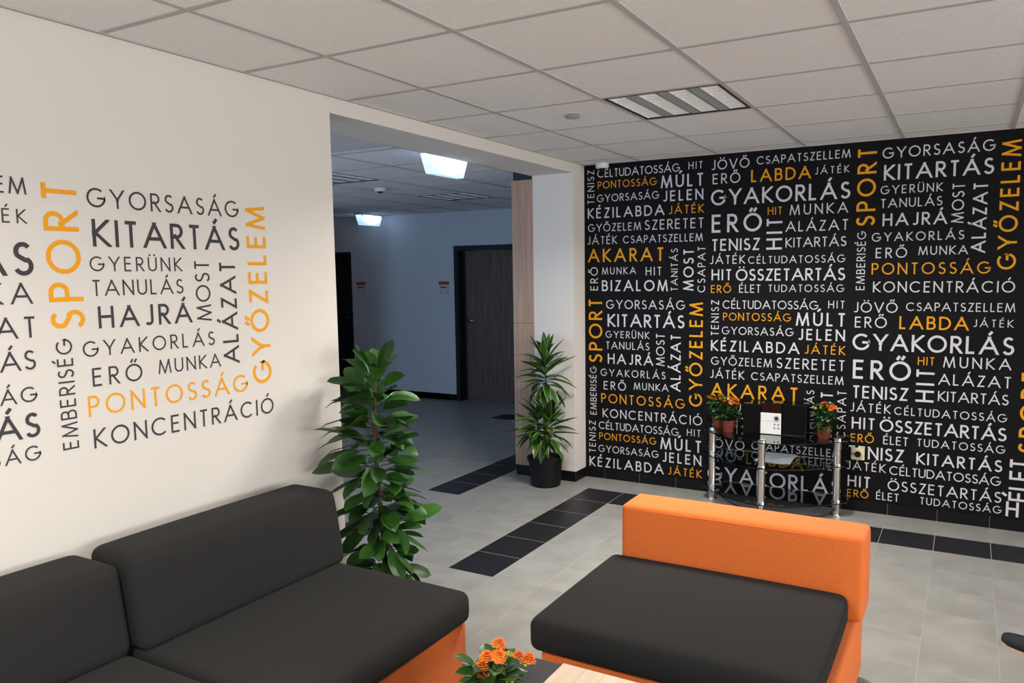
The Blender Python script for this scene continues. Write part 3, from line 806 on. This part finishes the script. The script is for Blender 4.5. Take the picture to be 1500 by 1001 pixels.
# ------------------------------------------------------------------ leaves
def leaf_mesh(name, L, W, droop, fold, pet, shape, m, seg=7, curl=0.0):
    """leaf from the origin along +Y, petiole first; width profile by shape exponent"""
    bm = bmesh.new(); uvl = bm.loops.layers.uv.new('UVMap'); rowsv = []
    def curve(s):
        a = droop*s; 
        if abs(droop) < 1e-4: return s*L, 0
        return L*math.sin(a)/droop, -L*(1-math.cos(a))/droop
    for i in range(seg+1):
        s = i/seg; y, z = curve(s)
        w = W/2*(math.sin(math.pi*min(1, s**shape))**(0.8 if shape < .9 else .55) if 0 < s < 1 else 0.02)
        if s == 0: w = .003
        rr = []
        for k in (-1, -.5, 0, .5, 1):
            rr.append((bm.verts.new((w*k, pet+y, z + fold*abs(k)*w + curl*math.sin(s*9+k)*w)), (k+1)/2, s))
        rowsv.append(rr)
    for a, b in zip(rowsv, rowsv[1:]):
        for k in range(4):
            f = bm.faces.new((a[k][0], a[k+1][0], b[k+1][0], b[k][0])); f.smooth = True
            for lp, q in zip(f.loops, (a[k], a[k+1], b[k+1], b[k])): lp[uvl].uv = (q[1], q[2])
    if pet > 0:
        r = .0022; ring = []
        for y in (-0.002, pet+.004):
            ring.append([bm.verts.new((r*math.cos(2.1*k), y, r*math.sin(2.1*k)-.001)) for k in range(3)])
        for k in range(3):
            f = bm.faces.new((ring[0][k], ring[0][(k+1) % 3], ring[1][(k+1) % 3], ring[1][k]))
            for lp in f.loops: lp[uvl].uv = (.25, .2)
    me = bpy.data.meshes.new(name); bm.to_mesh(me); bm.free(); me.materials.append(M[m]); return me
def set_leaf(o, p, az, el, roll, sc):
    d = Vector((math.cos(el)*math.cos(az), math.cos(el)*math.sin(az), math.sin(el)))
    side = Vector((-math.sin(az), math.cos(az), 0)); up = -d.cross(side) if False else side.cross(d) * -1
    x = d.cross(Vector((0, 0, 1))).normalized(); z = x.cross(d)
    m = Matrix((x, d, z)).transposed().to_4x4() @ Matrix.Rotation(roll, 4, 'Y')
    o.matrix_basis = Matrix.Translation(p) @ m @ Matrix.Diagonal((sc, sc, sc, 1))

def pot(parent, r0, r1, h, m, rim=.02, soil=True):
    bm = bmesh.new()
    lathe(bm, [(0.001, 0), (r0*.96, 0), (r0, .004), (r1, h-rim), (r1*1.07, h-rim), (r1*1.09, h), (r1*1.03, h), (r1*.98, h-rim*.8), (r1*.97, h-.035)], n=36, cap=False)
    bmesh.ops.recalc_face_normals(bm, faces=bm.faces)
    p = obj('pot', bm, m, parent, False)
    for f in p.data.polygons: f.use_smooth = True
    p.data.set_sharp_from_angle(angle=R(35)) if hasattr(p.data, 'set_sharp_from_angle') else None
    bm = bmesh.new(); lathe(bm, [(.001, h-.028), (r1*.975, h-.034)], n=24, cap=False); bmesh.ops.recalc_face_normals(bm, faces=bm.faces)
    obj('soil', bm, 'soil', parent)
    return p

# tall broad-leaved plant beside the sofa
rnd = random.Random(21)
fp = tag(empty('broad_leaved_plant', (.30, -2.80, 0)), 'tall bushy plant with broad glossy oval leaves between sofa and corridor opening', 'plant')
pot(fp, .10, .125, .22, 'black_plastic')
bm = bmesh.new()
spine = [Vector((.012*math.sin(z*5), .010*math.cos(z*4), z)) for z in [0.18+.1*i for i in range(11)]]
tube(bm, spine, [.014-.0007*i for i in range(11)], 8)
obj('stem', bm, 'stem', fp, True)
LM = [leaf_mesh('broad_leaf', .155, .072, .5, .22, .045, 1.15, 'leaf', 8, curl=.04), leaf_mesh('broad_leaf', .135, .068, .8, .3, .04, 1.2, 'leaf', 8, curl=.06),
      leaf_mesh('broad_leaf', .165, .074, .2, .18, .05, 1.1, 'leaf', 8, curl=.03), leaf_mesh('broad_leaf', .12, .062, .5, .15, .035, 1.1, 'leaf', 8)]
for (u0, th, hh) in ((0, 0, 0),):
    N = 185
    for i in range(N):
        q = i/(N-1); z = .24 + .95*q**.9
        az = i*2.39996 + rnd.uniform(-.3, .3)
        el = -.45 + 1.0*q**2.0 + rnd.uniform(-.35, .8)
        if q > .93: el = rnd.uniform(.55, 1.35)
        o = link_mesh('leaf', rnd.choice(LM), None, fp)
        sc = (.95 + .35*math.sin(math.pi*min(1, q*1.1))*rnd.uniform(.2, 1)) * rnd.uniform(.82, 1.12)
        r0 = rnd.uniform(0, .035)
        set_leaf(o, Vector((r0*math.cos(az)+.012*math.sin(z*5), r0*math.sin(az), z)), az, el, rnd.uniform(-.8, .8), sc)
        wd = o.matrix_basis @ Vector((0, .22, 0))
        if wd.x + .30 < .02:   # keep leaves in front of the wall
            o.matrix_basis = Matrix.Translation((.02-(wd.x+.30), 0, 0)) @ o.matrix_basis
# tiny curled bare leaf stalks towards the wall
for k, (z, dy) in enumerate(((1.06, -.13), (.97, -.16), (.93, -.15), (.88, -.17), (.84, -.14))):
    bm = bmesh.new(); tube(bm, [(0, 0, z), (-.08, dy*.6, z+.02), (-.13, dy*1.2, z+.0), (-.14, dy*1.45, z-.02)], [.003, .003, .003, .001], 5)
    obj('bare_stalk', bm, 'stem', fp)

# dracaena in the black pot
rnd = random.Random(5)
dp = tag(empty('dracaena', (-.165, -.375, 0)), 'tall cane plant with striped strap leaves in a black pot by the pillar', 'plant')
pot(dp, .115, .132, .225, 'black_plastic', .03)
canes = [((.00, .01), 1.0*.0+.80, .019), ((-.055, -.02), .47, .017), ((.05, -.03), .42, .015)]
SM = [leaf_mesh('strap_leaf', .24, .062, .25, .4, 0, .78, 'leaf_v', 9), leaf_mesh('strap_leaf', .23, .058, .6, .4, 0, .78, 'leaf_v', 9),
      leaf_mesh('strap_leaf', .21, .058, 1.0, .35, 0, .8, 'leaf_v', 9), leaf_mesh('strap_leaf', .26, .060, .10, .45, 0, .75, 'leaf_v', 9)]
def rosette(cx, cy, z0, z1, n, smin, smax, up=1.3):
    for i in range(n):
        q = i/(n-1); az = i*2.39996+rnd.uniform(-.25, .25)
        el = -.30 + (up+.30)*q**1.25 + rnd.uniform(-.15, .15)
        o = link_mesh('leaf', SM[2] if q < .25 else rnd.choice(SM), None, dp)
        set_leaf(o, Vector((cx+.012*math.cos(az), cy+.012*math.sin(az), z0+(z1-z0)*q)), az, el, rnd.uniform(-.25, .25), smin+(smax-smin)*math.sin(math.pi*(.25+.6*q))*rnd.uniform(.85, 1.1))
        wd = o.matrix_basis @ Vector((0, .24*1.0, 0))
        if wd.y - .375 > -.205 and wd.x-.165 < .02:
            # turn leaves that would enter the pillar towards the room
            set_leaf(o, Vector((cx, cy, z0+(z1-z0)*q)), -az if math.sin(az) > 0 else az, el, 0, smin)
for (cx, cy), zt, r in canes:
    bm = bmesh.new(); tube(bm, [(cx, cy, .17), (cx*.9, cy, .17+(zt-.17)*.5), (cx*.85, cy*.8, zt)], [r, r*.94, r*.9], 12)
    obj('cane', bm, 'bark' if cx != .05 else 'stem', dp, True)
bm = bmesh.new(); tube(bm, [(.005, .01, .60), (.008, .0, .98)], [.009, .006], 8); obj('shoot', bm, 'green_stem', dp, True)
rosette(.006, .0, .74, 1.00, 50, .70, 1.08, 1.4)
rosette(-.045, -.02, .36, .56, 34, .66, 1.05, 1.2)
rosette(.05, -.03, .34, .54, 34, .66, 1.05, 1.2)

# ------------------------------------------------------------------ flowering pots
def bloom_mesh(name, r, rings, m):
    bm = bmesh.new()
    for k, (n, rad, lift, sz) in enumerate(rings):
        for i in range(n):
            a = 2*math.pi*(i+.5*(k % 2))/n; c, s = math.cos(a), math.sin(a); t = Vector((-s, c, 0)); d = Vector((c, s, 0)); u = Vector((0, 0, 1))
            b0 = d*rad*.25*r + u*lift*r*.6; tip = d*rad*r + u*lift*r
            mid = (b0+tip)/2 + u*r*.08
            v = [bm.verts.new(p) for p in (b0, mid+t*sz*r, tip+t*sz*r*.45, tip-t*sz*r*.45, mid-t*sz*r)]
            bm.faces.new(v)
    me = bpy.data.meshes.new(name); bm.to_mesh(me); bm.free(); me.materials.append(M[m]); return me
BLOOM = bloom_mesh('bloom', .016, [(8, 1.0, -.10, .42), (8, .98, .15, .42), (7, .85, .42, .40), (6, .66, .66, .36), (5, .42, .84, .30), (4, .18, .92, .2)], 'petal')
BUD = bloom_mesh('bud', .011, [(5, 1.0, .1, .4), (5, .8, .5, .35), (4, .4, .9, .3)], 'bud')
KL = [leaf_mesh('small_leaf', .055, .036, .6, .3, .01, .9, 'leaf_k', 4), leaf_mesh('small_leaf', .045, .032, 1.0, .3, .01, .9, 'leaf_k', 4), leaf_mesh('small_leaf', .062, .038, .3, .2, .01, .85, 'leaf_k', 4)]
def flower_pot(name, loc, label, heads, seed, r0=.036, r1=.048, h=.085, fr=.085, fh=.15, near=False, grp=None, nleaf=150, bs=1.0):
    rg = random.Random(seed); t = tag(empty(name, loc), label, 'potted flowers', grp)
    pot(t, r0, r1, h, 'terra', .014)
    if near:
        for i in range(46):
            a = i*2.4; q = rg.random(); o = link_mesh('leaf', rg.choice(KL), None, t)
            rr = .04*math.sqrt(rg.random()); set_leaf(o, Vector((rr*math.cos(a), rr*math.sin(a), h-.01+(fh-.05)*q)), a, rg.uniform(-.1, .9), rg.uniform(-.4, .4), rg.uniform(.9, 1.3))
    else:
        bm = bmesh.new(); uvl = None
        tmp = []
        for i in range(nleaf):
            me = rg.choice(KL); a = rg.uniform(0, 2*math.pi); q = rg.random()
            rr = fr*.62*math.sqrt(rg.random())*(.55+.45*math.sin(math.pi*min(1, q+.15)))
            el = rg.uniform(-.3, 1.0); d = Vector((math.cos(el)*math.cos(a), math.cos(el)*math.sin(a), math.sin(el)))
            x = d.cross(Vector((0, 0, 1))).normalized(); z = x.cross(d)
            mm = Matrix.Translation((rr*math.cos(a), rr*math.sin(a), h-.015+fh*q)) @ Matrix((x, d, z)).transposed().to_4x4() @ Matrix.Rotation(rg.uniform(-.7, .7), 4, 'Y') @ Matrix.Scale(rg.uniform(.6, .95), 4)
            k = len(bm.verts); bm.from_mesh(me); bm.verts.ensure_lookup_table()
            bmesh.ops.transform(bm, matrix=mm, verts=bm.verts[k:])
        tag(obj('foliage', bm, 'leaf_k', t), kind='stuff')
    for (x, y, z, kind) in heads:
        o = link_mesh('flower' if kind else 'flower_bud', BLOOM if kind else BUD, None, t)
        o.location = (x, y, z); o.rotation_euler = (rg.uniform(-.4, .6), rg.uniform(-.5, .5), rg.uniform(0, 6)); s = rg.uniform(.85, 1.15)*bs; o.scale = (s, s, s)
        if near:
            bm = bmesh.new(); tube(bm, [(0, 0, h-.01), (x*.5, y*.5, (h+z)*.5), (x, y, z)], .0018, 5); obj('flower_stalk', bm, 'green_stem', t)
    return t
def crown(seed, n, r, z):
    rg = random.Random(seed); out = []
    for i in range(n):
        a = rg.uniform(0, 6.28); q = r*math.sqrt(rg.random()); out.append((q*math.cos(a), q*math.sin(a), z-.35*q+rg.uniform(-.012, .012), rg.random() < .66))
    return out
flower_pot('flower_pot', (1.228, -.235, .518), 'terracotta pot of orange flowers on the glass stand, nearest the black left speaker', crown(1, 16, .075, .235), 11, grp='flower pots on the glass stand')
flower_pot('flower_pot', (1.122, -.112, .518), 'terracotta pot of orange flowers at the left rear edge of the glass stand', crown(2, 16, .075, .235), 12, grp='flower pots on the glass stand')
flower_pot('flower_pot', (1.858, -.170, .518), 'terracotta pot of orange flowers at the right end of the glass stand', crown(3, 18, .080, .232), 13, grp='flower pots on the glass stand')
TP = Vector((1.525, -3.745, .400))
hd = [(a-TP.x, -3.72+dy-TP.y, c-TP.z, k) for a, dy, c, k in ((1.537, 0, .576, 1), (1.545, -.012, .548, 1), (1.502, -.01, .535, 1), (1.490, -.02, .505, 1), (1.503, -.03, .480, 1), (1.601, 0, .555, 1), (1.634, .0, .552, 1), (1.455, -.01, .468, 1),
     (1.572, .0, .549, 0), (1.520, .01, .535, 0), (1.548, -.03, .500, 0), (1.592, -.03, .497, 0), (1.616, .01, .538, 0), (1.47, .0, .50, 0), (1.54, -.04, .462, 0), (1.512, .02, .556, 0))]
flower_pot('flower_pot', TP, 'pot of double orange flowers with yellow green buds on the coffee table', hd, 14, .042, .055, .075, near=True, fh=.105, bs=1.35)

# ------------------------------------------------------------------ glass stand
gs = tag(empty('glass_stand', (1.5, -.25, 0)), 'three-tier dark glass stand with round steel posts against the black word wall', 'stand')
def shelf(name, z, inset=0):
    o0 = [(1.03+inset, -.030), (2.02-inset, -.030), (2.02-inset, -.190), (1.965-inset, -.245)]
    arcp = [(1.965-inset+(1.515-1.965)*q, -.245+(-.505+.245+inset*.5)*math.sin(q*math.pi/2)**.9) for q in (.2, .4, .6, .8, 1)]
    arcm = [(1.515+(1.065-1.515)*q, -.235+(-.505+.235+inset*.5)*math.cos(q*math.pi/2)**.9) for q in (.2, .4, .6, .8, 1)]
    P = o0+arcp+arcm+[(1.03+inset, -.19)]
    bm = bmesh.new(); a = [bm.verts.new((x, y, z)) for x, y in P]; b = [bm.verts.new((x, y, z+.008)) for x, y in P]
    bm.faces.new(a[::-1]); bm.faces.new(b)
    for i in range(len(P)): bm.faces.new((a[i], a[(i+1) % len(P)], b[(i+1) % len(P)], b[i]))
    bmesh.ops.recalc_face_normals(bm, faces=bm.faces)
    rel(gs, obj(name, bm, 'glass'))
shelf('top_shelf', .510); shelf('middle_shelf', .338, .02); shelf('bottom_shelf', .095)
for (x, y) in ((1.097, -.174), (1.948, -.186), (1.514, -.457)):
    bm = bmesh.new()
    for z0, z1 in ((.0, .094), (.104, .337), (.347, .509)): lathe(bm, [(.024, z0), (.024, z1)], (x, y), 20)
    bmesh.ops.recalc_face_normals(bm, faces=bm.faces)
    p = rel(gs, obj('post', bm, 'chrome', None, True)); p.data.set_sharp_from_angle(angle=R(40))
    bm = bmesh.new()
    for z0, z1, r in ((0, .012, .034), (.084, .0945, .0265), (.1035, .113, .0265), (.327, .3375, .0265), (.3465, .357, .0265), (.499, .5095, .0265)): lathe(bm, [(r, z0), (r, z1)], (x, y), 20)
    bmesh.ops.recalc_face_normals(bm, faces=bm.faces)
    q = obj('collar', bm, 'chrome2', p); 
    bm = bmesh.new(); lathe(bm, [(.026, .5185), (.026, .528), (.018, .533)], (x, y), 20); rel(gs, obj('glass_cap', bm, 'chrome2', None))

# stereo
st = tag(empty('stereo', (1.514, -.10, .518)), 'small white fronted stereo unit standing between two black speakers', 'stereo')
rel(st, bx('body', (1.445, 1.585, -.205, -.04, .519, .735), 'black_gloss', None, .003))
fr = rel(st, bx('front_panel', (1.446, 1.584, -.213, -.205, .522, .668), 'white_plastic', None, .002))
def knob(x, z, r, m, nm, d=.008):
    bm = bmesh.new(); lathe(bm, [(r, 0), (r, d), (r*.8, d*1.2)], n=20)
    bmesh.ops.rotate(bm, verts=bm.verts, cent=(0, 0, 0), matrix=Matrix.Rotation(R(90), 3, 'X')); bmesh.ops.translate(bm, verts=bm.verts, vec=(x, -.213, z))
    o = obj(nm, bm, m); o.parent = fr; return o
knob(1.555, .636, .017, 'grey_plastic', 'volume_knob'); knob(1.555, .636, .010, 'black_plastic', 'volume_ring', .011)
for x in (1.541, 1.567): knob(x, .592, .0075, 'grey_plastic', 'button', .003)
for x in (1.541, 1.567): knob(x, .566, .005, 'black_plastic', 'button', .003)
o = bx('slot_line', (1.450, 1.580, -.2135, -.2128, .610, .6115), 'grey_plastic'); o.parent = fr
for nm, a, b, z1, lab in (('speaker', 1.320, 1.440, .722, 'black box speaker left of the white fronted stereo, beside the flower pots'), ('speaker', 1.590, 1.748, .732, 'black box speaker right of the white fronted stereo on the glass stand')):
    s = tag(empty(nm, ((a+b)/2, -.12, .518)), lab, 'speaker', 'stereo speakers')
    rel(s, bx('cabinet', (a, b, -.20, -.05, .519, z1), 'black_gloss', None, .003))
    rel(s, bx('grille', (a+.006, b-.006, -.208, -.199, .526, z1-.006), 'black_cloth', None, .003))
# papers on the middle shelf
for k, (dx, rz, z, lab) in enumerate(((0, -.10, .3475, 'lower white sheet of paper on the middle glass shelf'), (.01, .05, .3495, 'upper white sheet with a blue curved line on the middle glass shelf'))):
    o = bx('paper_sheet', (-.105, .105, -.148, .148, 0, .0012), 'paper'); o.location = (1.545+dx, -.165, z); o.rotation_euler = (0, 0, rz+R(0))
    tag(o, lab, 'paper')
    if k:
        bm = bmesh.new(); pr = None
        for i in range(13):
            q = i/12; x = -.09+.17*q; y = -.05+.13*q*q
            a = bm.verts.new((x, y, .0016)); b = bm.verts.new((x, y+.012*math.sin(math.pi*q)+.002, .0016))
            if pr: bm.faces.new((pr[0], a, b, pr[1]))
            pr = (a, b)
        obj('blue_curve', bm, 'ink_blue', o)

# wall socket, plug and cables
so = tag(empty('wall_socket', (2.056, 0, .396)), 'cream wall socket with black plug on the word wall right of the stand', 'socket')
bx('cover_plate', (-.041, .041, -.010, 0, -.041, .041), 'cream_plastic', so, .003)
bm = bmesh.new(); lathe(bm, [(.020, .008), (.020, .030), (.013, .040)], n=18); bmesh.ops.rotate(bm, verts=bm.verts, cent=(0, 0, 0), matrix=Matrix.Rotation(R(90), 3, 'X'))
pg = obj('plug', bm, 'black_plastic'); pg.location = (2.056, 0, .396); tag(pg, 'round black power plug pushed into the cream wall socket', 'plug')
bm = bmesh.new(); tube(bm, [(0, -.035, 0), (-.03, -.045, .006), (-.075, -.035, .035), (-.12, -.02, .05), (-.2, -.02, .04), (-.35, -.02, .10), (-.47, -.035, .15)], .0035, 6)
obj('power_cord', bm, 'black_plastic', pg, True)
bm = bmesh.new(); pts = []
for i in range(25):
    q = i/24; pts.append((1.10+.86*q, -.19-.13*math.sin(math.pi*q)-.02*math.sin(9*q), .004+.088*(1-min(1, q*3.2))**1.5+.07*max(0, (q-.88)/.12)**2))
tube(bm, pts, .0038, 6)
tag(obj('floor_cable', bm, 'black_plastic', None, True), 'thin black cable lying on the floor under the glass stand', 'cable')

# ------------------------------------------------------------------ shoe at the right edge
sh = tag(empty('shoe', (2.985, -1.79, 0), math.atan2(.58, -.81)), 'dark navy shoe with a tan sole standing at the right edge of the picture', 'shoe')
prof = [(-.145, .024, .050), (-.130, .033, .062), (-.09, .036, .070), (-.04, .035, .068), (.01, .040, .060), (.06, .047, .050), (.10, .046, .043), (.13, .034, .036), (.145, .018, .028)]
def loft(zf, z0, wadd, top):
    bm = bmesh.new(); rings = []
    for x, w, h in prof:
        x2 = x*1.03 if wadd else x; r = []; nn = 14
        for k in range(nn):
            a = 2*math.pi*k/nn; cy, cz = math.cos(a), math.sin(a)
            if top: y = w*cy*(1 if cz < 0 else (1-.25*cz)); z = .014 + (h-.0)*max(0, cz)**.8 if cz > 0 else .014
            else: y = (w+wadd)*cy; z = .016 if cz > 0 else 0.0
            r.append(bm.verts.new((x2, y, z)))
        rings.append(r)
    for a, b in zip(rings, rings[1:]):
        for k in range(nn): bm.faces.new((a[k], a[(k+1) % nn], b[(k+1) % nn], b[k]))
    bm.faces.new(rings[0][::-1]); bm.faces.new(rings[-1]); bmesh.ops.recalc_face_normals(bm, faces=bm.faces)
    return bm
obj('upper', loft(0, 0, 0, True), 'shoe', sh, True)
obj('sole', loft(0, 0, .004, False), 'sole', sh, False)
